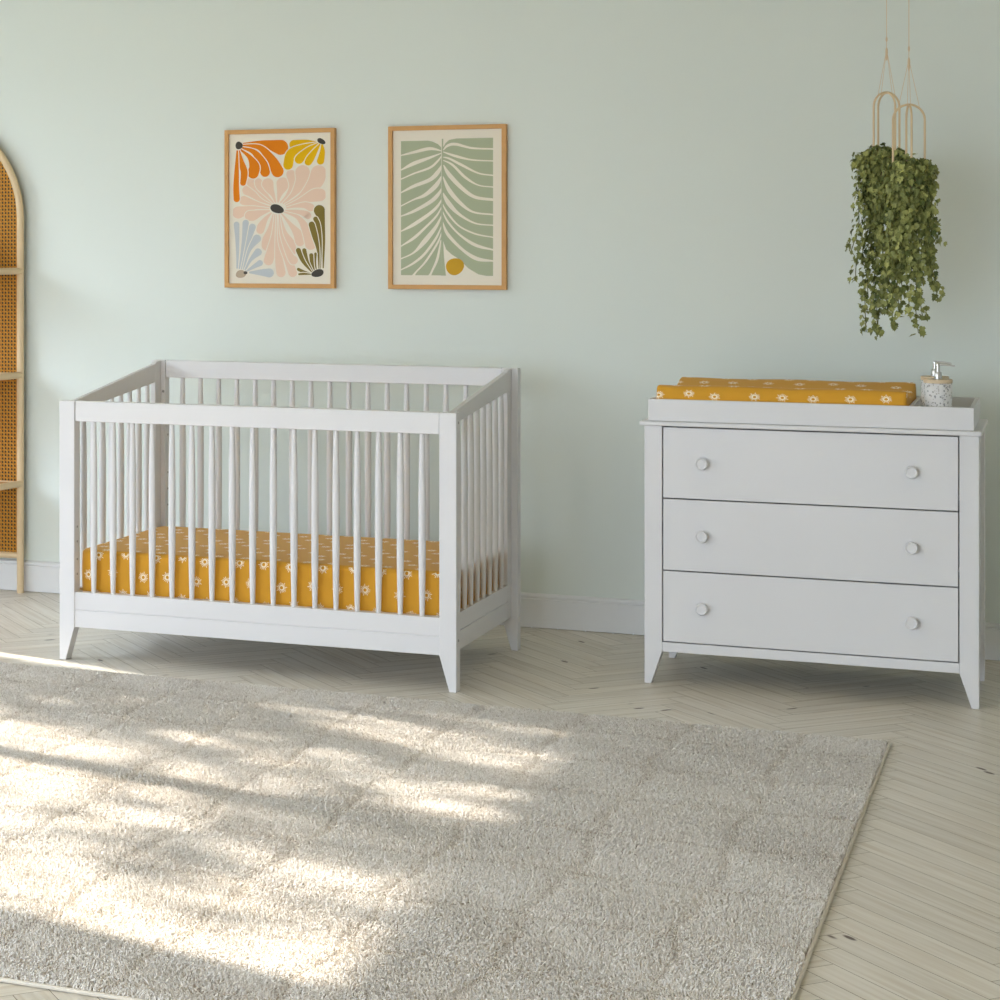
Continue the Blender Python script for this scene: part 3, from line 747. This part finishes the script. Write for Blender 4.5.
sm = [M_PAPER, ink('sage_ink', 174, 180, 152), ink('ochre_ink', 204, 158, 52)]
A2 = []
QL = lambda x, y: (390+x/6.25, 130+y/6.25); QR = lambda x, y: (440+x/6.25, 130+y/6.25)
def band(mi, q, pts, gw=1.0, cap=0): A2.append((mi, 'strip', petal_outline([(*q(x, y), w*gw/6.25) for x, y, w in pts], cap)))
def quad(mi, L, R): A2.append((mi, 'strip', (L, R, None)))
quad(1, [QL(68, 60), QL(68, 912)], [QL(322, 60), QL(322, 912)])
quad(1, [QR(20, 50), QR(20, 914)], [QR(331, 50), QR(331, 914)])
# cream spaces between the leaf blades, from the outer edge in to the stem
for g in ([(60,152,14),(72,150,8),(150,132,17),(250,111,20),(322,126,5)], [(60,243,14),(75,240,9),(150,203,24),(250,168,16),(325,140,5)], [(60,302,14),(75,299,8),(150,267,10),(250,232,14),(300,190,12),(326,155,4)],
          [(60,390,14),(75,384,9),(150,347,20),(250,308,24),(300,262,26),(326,215,6)], [(60,474,14),(75,469,8),(150,432,10),(220,404,22),(290,344,28),(326,282,6)], [(60,538,14),(75,535,8),(150,506,18),(250,450,24),(300,405,22),(326,360,5)],
          [(60,634,14),(75,630,8),(150,590,22),(250,522,20),(300,474,16),(326,430,5)], [(60,732,14),(75,724,8),(150,676,18),(220,612,14),(290,540,12),(326,478,5)], [(60,808,14),(75,805,8),(150,768,12),(220,694,30),(290,604,20),(326,530,5)],
          [(60,880,14),(75,875,8),(150,834,14),(220,774,16),(290,676,14),(324,600,5)], [(145,918,18),(165,890,10),(225,824,12),(300,706,12),(324,640,4)], [(248,918,18),(262,890,12),(298,806,16),(320,690,6)]):
    band(0, QL, g)
for g in ([(342,122,16),(328,120,10),(200,112,12),(100,86,18),(50,94,16),(22,122,5)], [(342,196,16),(328,195,8),(200,186,10),(100,161,16),(22,133,6)], [(342,288,16),(328,285,9),(240,270,10),(140,219,16),(60,176,12),(22,166,5)],
          [(342,360,16),(328,358,8),(240,345,8),(160,296,16),(80,216,14),(22,186,5)], [(342,440,16),(328,437,16),(220,420,20),(140,364,24),(60,278,26),(24,216,6)], [(342,534,16),(328,530,10),(210,514,12),(130,458,22),(60,376,26),(20,288,6)],
          [(342,600,16),(328,597,8),(220,584,10),(120,526,18),(55,456,28),(20,392,8)], [(342,676,16),(328,672,8),(220,650,10),(120,600,10),(50,520,12),(18,462,5)], [(342,754,16),(328,750,10),(220,720,20),(120,652,12),(50,572,12),(18,508,5)],
          [(342,824,16),(328,820,10),(230,806,24),(140,748,18),(50,652,20),(18,575,6)]):
    band(0, QR, g)
quad(0, [QL(230, 50), QL(265, 50), QL(300, 50), QL(326, 50)], [QL(230, 58), QL(265, 66), QL(300, 82), QL(326, 108)])
quad(0, [QR(17, 44), QR(36, 44), QR(60, 44), QR(104, 44)], [QR(17, 112), QR(36, 78), QR(60, 58), QR(104, 50)])
quad(0, [QR(20, 918), QR(40, 918), QR(75, 918), QR(110, 918), QR(150, 918), QR(180, 918), QR(240, 918), QR(290, 918)], [QR(20, 690), QR(40, 748), QR(75, 780), QR(110, 802), QR(150, 838), QR(180, 868), QR(240, 904), QR(290, 916)])
band(1, QR, [(18, 50, 9), (16, 300, 9), (15, 600, 10), (18, 780, 16), (24, 914, 30)])
A2.append((2, 'fan', blob(*QR(95, 856), 8.7, 8.9, .2, .05, seed=11)))
make_picture('framed_print', -2.375, -1.921, 1.2385, 1.8500, (392.7, 501.8, 129.0, 285.6), A2, sm, 'oak-framed print of one sage green palm leaf with an ochre dot', (400.9, 492.9, 137.8, 276.2))

# ------------------------------------------------------------------ hanging ivy
def ivy_leaf(bm, lay, c, nrm, up, size, shade):
    n = nrm.normalized(); u = (up-n*up.dot(n)); 
    if u.length < 1e-4: u = n.orthogonal()
    u.normalize(); r = u.cross(n)
    # five lobed ivy outline, folded along the midrib; u points to the leaf tip
    half = [(0, -.42, .0), (.26, -.50, .05), (.50, -.22, .09), (.36, -.02, .06), (.52, .22, .10), (.24, .22, .05), (0, .62, .0)]
    mid0 = bm.verts.new(c+u*(-.42*size)); mid1 = bm.verts.new(c+u*(.05*size)-n*(.03*size)); mid2 = bm.verts.new(c+u*(.62*size)-n*(.10*size))
    for sg in (1, -1):
        vs = [bm.verts.new(c+r*(sg*a*size)+u*(b*size)+n*(h*size)) for a, b, h in half[1:-1]]
        for fv in ((mid0, vs[0], vs[1], vs[2], mid1), (mid1, vs[2], vs[3], vs[4], mid2)):
            f = bm.faces.new(fv if sg > 0 else fv[::-1]); f[lay] = shade
def make_ivy(cx, cy, ztop, zpot, R, aang, vines, label, seed, dome):
    r = random.Random(seed)
    t = thing('hanging_ivy', (cx, cy, zpot-.13), label, 'hanging plant', 'ivy in hanging planters')
    # pot
    bm = NB(); z = zpot
    add_lathe(bm, [(.030, z-.115), (.044, z-.112), (.052, z-.06), (.055, z-.012), (.057, z-.008), (.057, z), (.051, z), (.049, z-.012), (.002, z-.014)], (cx, cy, 0), 'z', 28)
    obj('pot', bm, M_POT, t, smooth=True)
    # two crossed bent wood arches
    zs = ztop-R
    for a in aang:
        dx, dy = math.cos(a), math.sin(a); pts = []
        pts += [(cx-dx*R, cy-dy*R, zpot-.07), (cx-dx*R, cy-dy*R, zpot), (cx-dx*R, cy-dy*R, (zs+zpot)/2)]
        for k in range(17):
            q = PI*k/16; pts.append((cx-dx*R*math.cos(q), cy-dy*R*math.cos(q), zs+R*math.sin(q)*(1 if a == aang[0] else .965)))
        pts += [(cx+dx*R, cy+dy*R, (zs+zpot)/2), (cx+dx*R, cy+dy*R, zpot), (cx+dx*R, cy+dy*R, zpot-.07)]
        bm = NB(); add_tube(bm, pts, .0035, 10); obj('hanger_arch', bm, M_BEECH, t, smooth=True)
    # cords: four from the arch shoulders to a knot, one on up to the ceiling
    zk = ztop+.125
    bm = NB()
    for a in aang:
        for s in (1, -1):
            q = math.radians(48); rr = R*math.cos(q)
            add_tube(bm, [(cx+s*math.cos(a)*rr, cy+s*math.sin(a)*rr, zs+R*math.sin(q)+.002), (cx+s*math.cos(a)*.003, cy+s*math.sin(a)*.003, zk)], .0008, 6)
    add_tube(bm, [(cx, cy, zk-.002), (cx, cy, ZC-.03)], .0011, 6)
    cord = obj('cord', bm, M_ROPE, t, smooth=True)
    bm = NB(); add_lathe(bm, [(.0016, zk-.022), (.0034, zk-.012), (.0040, zk+.004), (.0034, zk+.014), (.0016, zk+.020)], (cx, cy, 0), 'z', 10); obj('knot', bm, M_ROPE, cord, smooth=True)
    bm = NB(); add_lathe(bm, [(.0015, zk+.038), (.003, zk+.043), (.003, zk+.050), (.0015, zk+.055)], (cx, cy, 0), 'z', 10); obj('knot', bm, M_ROPE, cord, smooth=True)
    bm = NB(); add_tube(bm, [(cx, cy, ZC-.001), (cx, cy, ZC-.02), (cx+.008, cy, ZC-.028), (cx+.006, cy, ZC-.036), (cx, cy, ZC-.038)], .002, 8); obj('ceiling_hook', bm, M_BOLT, cord, smooth=True)
    # trailing stems and leaves
    sb, lb = NB(), NB(); lay = lb.faces.layers.float.new('shade')
    def leaf_at(p, out, dense=1.0):
        for _ in range(1 if r.random() < dense else 0):
            d = Vector((r.gauss(0, 1), r.gauss(0, 1), r.gauss(0, .6)))
            c = p+d*.008+out*.006
            nn = (out*1.1+Vector((r.gauss(0, .5), r.gauss(0, .5), r.gauss(.35, .4))))
            up = Vector((r.gauss(0, .5), r.gauss(0, .5), -1))
            ivy_leaf(lb, lay, c, nn, up, r.uniform(.014, .0225), min(1, max(0, r.gauss(.48, .25))))
    for (dx, dy, zt, thick) in vines:
        a = math.atan2(dy, dx); ro = math.hypot(dx, dy)
        st = Vector((cx+.03*math.cos(a), cy+.03*math.sin(a), zpot-.005))
        over = Vector((cx+max(ro*.60, .044)*math.cos(a), cy+max(ro*.60, .044)*math.sin(a), zpot+.012))
        end = Vector((cx+dx, cy+dy, zt)); L = zpot-zt; pts = [st, over]
        n = max(5, int(L/.028)); ph = r.uniform(0, 6)
        for k in range(1, n+1):
            q = k/n; b = Vector((cx, cy, 0)); rad = max(ro*.60, .044)+(ro-max(ro*.60, .044))*q
            rad += .016*math.sin(min(1, q*3)*PI)*(1 if L < .25 else .7)
            wx = .009*math.sin(ph+q*9)*(1-q*.3); wy = .009*math.cos(ph*1.3+q*8)
            pts.append(Vector((cx+math.cos(a)*rad+wx, cy+math.sin(a)*rad+wy, over.z-(over.z-zt)*q)))
        add_tube(sb, pts, .0013, 5)
        out = Vector((math.cos(a), math.sin(a), 0))
        for p0, p1 in zip(pts, pts[1:]):
            sl = (p1-p0).length; m = max(1, int(sl/.0078*thick))
            for j in range(m): leaf_at(p0.lerp(p1, (j+r.random())/m), out)
        for _ in range(3): leaf_at(pts[-1]+Vector((0, 0, r.uniform(-.004, .010))), out)
    # bushy crown over the pot rim
    for _ in range(dome[0]):
        a = r.uniform(0, 2*PI); q = r.random()**.5; rad = dome[1]*q
        zz = zpot+dome[2]*math.sqrt(max(0, 1-q*q))*r.uniform(.5, 1)-.035*q+r.gauss(0, .006)
        # keep clear of the open middle of the arches only above the rim
        leaf_at(Vector((cx+dome[3]*q+rad*math.cos(a), cy+rad*math.sin(a), zz)), Vector((math.cos(a)*q, math.sin(a)*q, .6)).normalized())
    for _ in range(int(dome[0]*1.5)):
        a = r.uniform(0, 2*PI); rad = dome[1]*r.uniform(.72, 1.0); zz = zpot-r.uniform(-.005, .16)
        k = 1-(zpot-zz)/.16*.35; leaf_at(Vector((cx+dome[3]*k+rad*k*math.cos(a), cy+rad*k*math.sin(a), zz)), Vector((math.cos(a), math.sin(a), .25)))
    obj('stems', sb, M_STEM, t, smooth=True)
    obj('foliage', lb, M_IVY, t)

def ivy_vines(tips, n_extra, seed, zpot, ymin, k=.00323):
    r = random.Random(seed); v = []
    for dxpx, dz, th in tips:
        dx = dxpx*k; v.append((dx, -.045-r.uniform(0, .03), zpot-dz*.915, th))
    for i in range(n_extra):
        a = r.uniform(0, 2*PI); rad = r.uniform(.030, .066)
        v.append((rad*math.cos(a), rad*math.sin(a), zpot-r.uniform(.10, ymin), 1.0))
    return v
# the one nearer the wall hangs a little further left
LZP, RZP = 1.690, 1.640
LV = ivy_vines([(-31, .33, .9), (-27, .44, .8), (-19, .62, 1.1), (-5, .635, 1.1), (6, .60, 1.1), (-12, .54, 1.3), (0, .56, 1.3), (-20, .38, 1.3), (8, .50, 1.2), (-16, .50, 1.2), (-24, .27, 1.2), (-3, .52, 1.2), (4, .46, 1.2), (-9, .60, 1.1)], 26, 3, LZP, .36)
make_ivy(-.549, 7.02, 1.898, LZP, .0475, (math.radians(38), math.radians(128)), LV, 'trailing ivy in an arched wooden hanger, the rear left of the two near the wall', 21, (280, .076, .038, -.024))
RV_ = ivy_vines([(10, .55, 1.0), (9, .45, 1.0), (25, .435, 1.2), (20, .37, 1.2), (27, .25, 1.2), (0, .48, 1.2), (-8, .50, 1.2), (15, .30, 1.3), (24, .40, 1.1), (-14, .45, 1.3), (-18, .36, 1.2), (5, .36, 1.3), (-5, .42, 1.3), (13, .50, 1.0)], 26, 5, RZP, .32)
make_ivy(-.4585, 6.70, 1.836, RZP, .0470, (math.radians(13.3), math.radians(103.3)), RV_, 'trailing ivy in an arched wooden hanger, the front right one of the pair', 33, (260, .070, .033, .006))

# ------------------------------------------------------------------ arched shelf
def make_shelf():
    Xr = -3.920; R = .425; cx = Xr-R+.0145; yc = 7.432; zc = 1.512; rt = .0145
    t = thing('arched_shelf', (cx, yc, 0), 'arched beech shelf unit with cane back and rounded shelves, at the left edge', 'shelf unit')
    rm = R-.0145
    pts = [(cx+rm, yc, 0.0), (cx+rm, yc, .5), (cx+rm, yc, 1.0), (cx+rm, yc, zc)]
    for k in range(1, 32): a = PI*k/32; pts.append((cx+rm*math.cos(a), yc, zc+rm*math.sin(a)))
    pts += [(cx-rm, yc, zc), (cx-rm, yc, 1.0), (cx-rm, yc, .5), (cx-rm, yc, 0.0)]
    bm = NB(); add_tube(bm, pts, rt, 12); o = obj('frame', bm, M_BEECH, t, smooth=True)
    bm = NB(); ri = rm-.004; y = yc
    prof = [(cx-ri, .150), (cx+ri, .150)]
    for k in range(0, 33): a = PI*k/32; prof.append((cx+ri*math.cos(a), zc+ri*math.sin(a)))
    add_prism(bm, prof, y-.0015, y+.0015, 'y'); obj('cane_panel', bm, M_CANE, t)
    bm = NB(); add_prism(bm, prof, y+.0065, y+.0095, 'y'); obj('hole_shade_panel', bm, M_CANESHADE, t)  # added dark sheet, so the holes look shaded
    bm = NB(); add_tube(bm, [(cx-rm, yc, .150), (cx+rm, yc, .150)], .0125, 12); obj('bottom_rail', bm, M_BEECH, t, smooth=True)
    for z in (1.299, .879, .441):
        bm = NB(); b = .48; e = []
        for k in range(33): a = -PI*k/32; e.append((cx+rm*math.cos(a), yc+b*math.sin(a)))
        add_prism(bm, e, z-.005, z+.005, 'z'); s = obj('shelf_board', bm, M_SHELFTOP, t)
        bm = NB(); add_tube(bm, [(p[0], p[1], z) for p in e], .0135, 12); obj('shelf_rim', bm, M_BEECH, s, smooth=True)
        bm = NB(); add_tube(bm, [(cx-rm, yc-.004, z), (cx+rm, yc-.004, z)], .0095, 12); obj('shelf_batten', bm, M_BEECH, s, smooth=True)
    # front feet: two struts set forward so it stands
    # small potted plant on the top shelf, mostly outside the picture
    px_, py_, pz = -4.135, 7.33, 1.3045
    p = thing('potted_plant', (px_, py_, pz), 'small potted plant on the top shelf, one green leaf showing at the left edge', 'plant')
    bm = NB(); add_lathe(bm, [(.035, pz), (.045, pz+.004), (.055, pz+.09), (.05, pz+.09), (.048, pz+.08), (.002, pz+.08)], (px_, py_, 0), 'z', 24); obj('pot', bm, M_PLAIN, p, smooth=True)
    lb = NB(); lay = lb.faces.layers.float.new('shade')
    def blade(tip, w, sh):
        base = Vector((px_, py_, pz+.08)); tip = Vector(tip); mid = base.lerp(tip, .5)+Vector((0, 0, .05))
        prev = None; side = (tip-base).cross(Vector((0, 0, 1))).normalized()
        for k in range(9):
            q = k/8; c = base*(1-q)**2+mid*2*q*(1-q)+tip*q*q; ww = w*math.sin(PI*min(.98, .08+q*.92))**.8+.0015
            a = lb.verts.new(c+side*ww); b = lb.verts.new(c-side*ww); m = lb.verts.new(c-Vector((0, 0, ww*.35)))
            if prev:
                for f in (lb.faces.new((prev[0], a, m, prev[2])), lb.faces.new((prev[2], m, b, prev[1]))): f[lay] = sh
            prev = (a, b, m)
    blade((-3.985, 7.36, 1.325), .011, .35)
    for k in range(9):
        a = 2*PI*k/9+.5; blade((px_+.10*math.cos(a)-.03, py_+.09*math.sin(a)-.02 if math.sin(a) < 0 else py_+.03*math.sin(a), pz+.14+.05*math.sin(k*2.1)), .013, .2+.07*k)
    obj('foliage', lb, M_HOUSELEAF, p, smooth=True)
make_shelf()

# ------------------------------------------------------------------ tree outside the left window (throws the dappled shade)
SUN_AZ, SUN_EL = math.radians(-12.5), math.radians(27)
SD = Vector((math.cos(SUN_AZ)*math.cos(SUN_EL), math.sin(SUN_AZ)*math.cos(SUN_EL), -math.sin(SUN_EL)))
TREE = 1.0
def make_tree():
    r = random.Random(5)
    base = Vector((-8.4, 7.2, -.62))
    t = thing('tree', base, 'leafy tree outside the left window, dappling the sunlight, out of view', 'tree')
    bm = NB(); lb = NB(); lay = lb.faces.layers.float.new('shade')
    top = Vector((-8.3, 7.3, 4.0))
    add_tube(bm, [base, base.lerp(top, .35)+Vector((.1, 0, 0)), base.lerp(top, .7), top], [.12, .10, .08, .04], 10)
    # clumps: floor point they shade, distance along the ray, spread, leaf count
    cl = [(-3.15, 5.72, .20, 190), (-2.8, 5.72, .18, 190), (-2.45, 5.70, .17, 170), (-2.15, 5.64, .10, 70), (-1.92, 5.48, .07, 45), (-1.67, 5.35, .07, 50), (-1.45, 5.25, .08, 45),
          (-1.45, 4.65, .15, 150), (-1.66, 4.82, .10, 45), (-1.28, 4.52, .12, 70), (-1.8, 4.40, .13, 60), (-2.25, 4.30, .20, 45), (-2.2, 4.65, .30, 45), (-1.15, 5.4, .14, 70), (-1.12, 4.8, .15, 90), (-1.15, 5.85, .13, 90), (-1.24, 5.62, .08, 45), (-2.25, 6.05, .04, 14), (-2.0, 6.06, .06, 45), (-1.7, 6.06, .07, 60), (-1.4, 6.10, .07, 60),
          (-1.45, 4.12, .12, 28), (-1.15, 4.1, .10, 30), (-1.75, 4.15, .12, 30), (-2.0, 4.95, .18, 30)]
    for fx, fy, sp, n in cl:
        back = (fx+5.4)/(-SD.x)*-1
        c = Vector((fx, fy, 0))-SD*(back+2.2)
        add_tube(bm, [base.lerp(top, .6), base.lerp(top, .75).lerp(c, .5)+Vector((0, 0, .15)), c], [.03, .016, .006], 6)
        for _ in range(int(n*TREE)):
            p = c+Vector((r.gauss(0, sp), r.gauss(0, sp), r.gauss(0, sp*.8)))
            nn = Vector((r.gauss(0, 1), r.gauss(0, 1), r.gauss(.4, 1))).normalized(); u = nn.orthogonal().normalized(); v = nn.cross(u)
            a = r.uniform(0, 6); u, v = u*math.cos(a)+v*math.sin(a), v*math.cos(a)-u*math.sin(a); s = r.uniform(.04, .065)
            vs = [lb.verts.new(p+u*(s*x)+v*(s*y)) for x, y in ((-.9, 0), (-.3, .42), (.4, .36), (1, 0), (.4, -.36), (-.3, -.42))]
            f = lb.faces.new(vs); f[lay] = r.random()
    obj('trunk', bm, M_BARK, t, smooth=True)
    obj('crown', lb, M_TREELEAF, t)
make_tree()

# ------------------------------------------------------------------ ground outside
bm = NB(); add_box(bm, -45, XL-T-.02, -30, 40, -.75, -.62)
M_LAWN = mat('lawn', srgb(112, 114, 108), .95, .05, vary=(2, .2))
struct(obj('ground', bm, M_LAWN), 'lawn outside the left windows, out of view', 'ground')

# unseen green block added beyond the tree: keeps low sky off the upper wall
def make_sky_blocker():
    r = random.Random(9)
    t = thing('sky_blocker', (-9.2, 6.2, -.62), 'added green block screening the low sky from the left window, out of view', 'sky_blocker')
    bm = NB(); add_box(bm, -9.45, -8.95, 1.0, 12.5, -.615, 2.2)
    bmesh.ops.subdivide_edges(bm, edges=bm.edges[:], cuts=30, use_grid_fill=True)
    for v in bm.verts:
        n = noise.noise_vector(v.co*2.2)*.10+noise.noise_vector(v.co*7)*.05
        v.co += n
        v.co.z = max(v.co.z, -.615)
    obj('foliage', bm, mat('sky_blocker_green', srgb(92, 102, 70), .9, .1, vary=(14, .35)), t)
make_sky_blocker()

# ------------------------------------------------------------------ light
def add_light(name, typ, loc, rot=None):
    l = bpy.data.lights.new(name, typ); o = bpy.data.objects.new(name, l); C.objects.link(o); o.location = loc
    if rot is not None: o.rotation_euler = rot
    return o
s = add_light('sun', 'SUN', (-12, 7, 7)); s.rotation_euler = SD.to_track_quat('-Z', 'Y').to_euler()
s.data.energy = 22.0; s.data.angle = math.radians(.9); s.data.color = (1.0, .95, .88)
def portal(name, loc, rot, sx, sy):
    o = add_light(name, 'AREA', loc, rot); o.data.shape = 'RECTANGLE'; o.data.size = sx; o.data.size_y = sy; o.data.cycles.is_portal = True
w1, w2 = WIN['w1'], WIN['w2']
portal('portal_window', (XL-.17, (w1[0]+w1[1])/2, (w1[2]+w1[3])/2), (0, -PI/2, 0), w1[3]-w1[2], w1[1]-w1[0])
portal('portal_window_near', (XL-.17, (w2[0]+w2[1])/2, (w2[2]+w2[3])/2), (0, -PI/2, 0), w2[3]-w2[2], w2[1]-w2[0])
portal('portal_front', ((WF[0]+WF[1])/2, YF-.17, (WF[2]+WF[3])/2), (PI/2, 0, 0), WF[1]-WF[0], WF[3]-WF[2])

SKY = 21.3
W = bpy.data.worlds.new('sky'); bpy.context.scene.world = W; W.use_nodes = True
nt = W.node_tree; bg = nt.nodes['Background']
# overcast-like sky: the zenith three times as bright as the horizon
tc = nt.nodes.new('ShaderNodeTexCoord'); sp = nt.nodes.new('ShaderNodeSeparateXYZ'); nt.links.new(tc.outputs['Generated'], sp.inputs[0])
mz = nt.nodes.new('ShaderNodeMath'); mz.operation = 'MAXIMUM'; mz.inputs[1].default_value = 0.0; nt.links.new(sp.outputs[2], mz.inputs[0])
ms = nt.nodes.new('ShaderNodeMath'); ms.operation = 'MULTIPLY_ADD'; ms.inputs[1].default_value = SKY*2/3; ms.inputs[2].default_value = SKY/3
nt.links.new(mz.outputs[0], ms.inputs[0]); nt.links.new(ms.outputs[0], bg.inputs['Strength'])
bg.inputs['Color'].default_value = (.715, .83, .995, 1)

# ------------------------------------------------------------------ camera
F_PX, THETA, H = 2071.83, math.radians(22.3066), 1.404
cam = bpy.data.cameras.new('camera'); co = bpy.data.objects.new('camera', cam); C.objects.link(co)
co.location = (0, 0, H); co.rotation_euler = (PI/2, 0, THETA)
cam.sensor_width = 36; cam.sensor_fit = 'HORIZONTAL'; cam.lens = 36*F_PX/1000
cam.shift_x = (500-220)/1000; cam.shift_y = -(500-245)/1000
cam.clip_start = .05; cam.clip_end = 200
S = bpy.context.scene; S.camera = co
S.view_settings.view_transform = 'Standard'; S.view_settings.look = 'None'; S.view_settings.gamma = 1.0
S.view_settings.use_curve_mapping = False; S.view_settings.exposure = 0.11
S.cycles.max_bounces = 10; S.cycles.diffuse_bounces = 7; S.cycles.transparent_max_bounces = 12
S.cycles.caustics_reflective = False; S.cycles.caustics_refractive = False
S.cycles.sample_clamp_indirect = 8; S.cycles.use_denoising = True
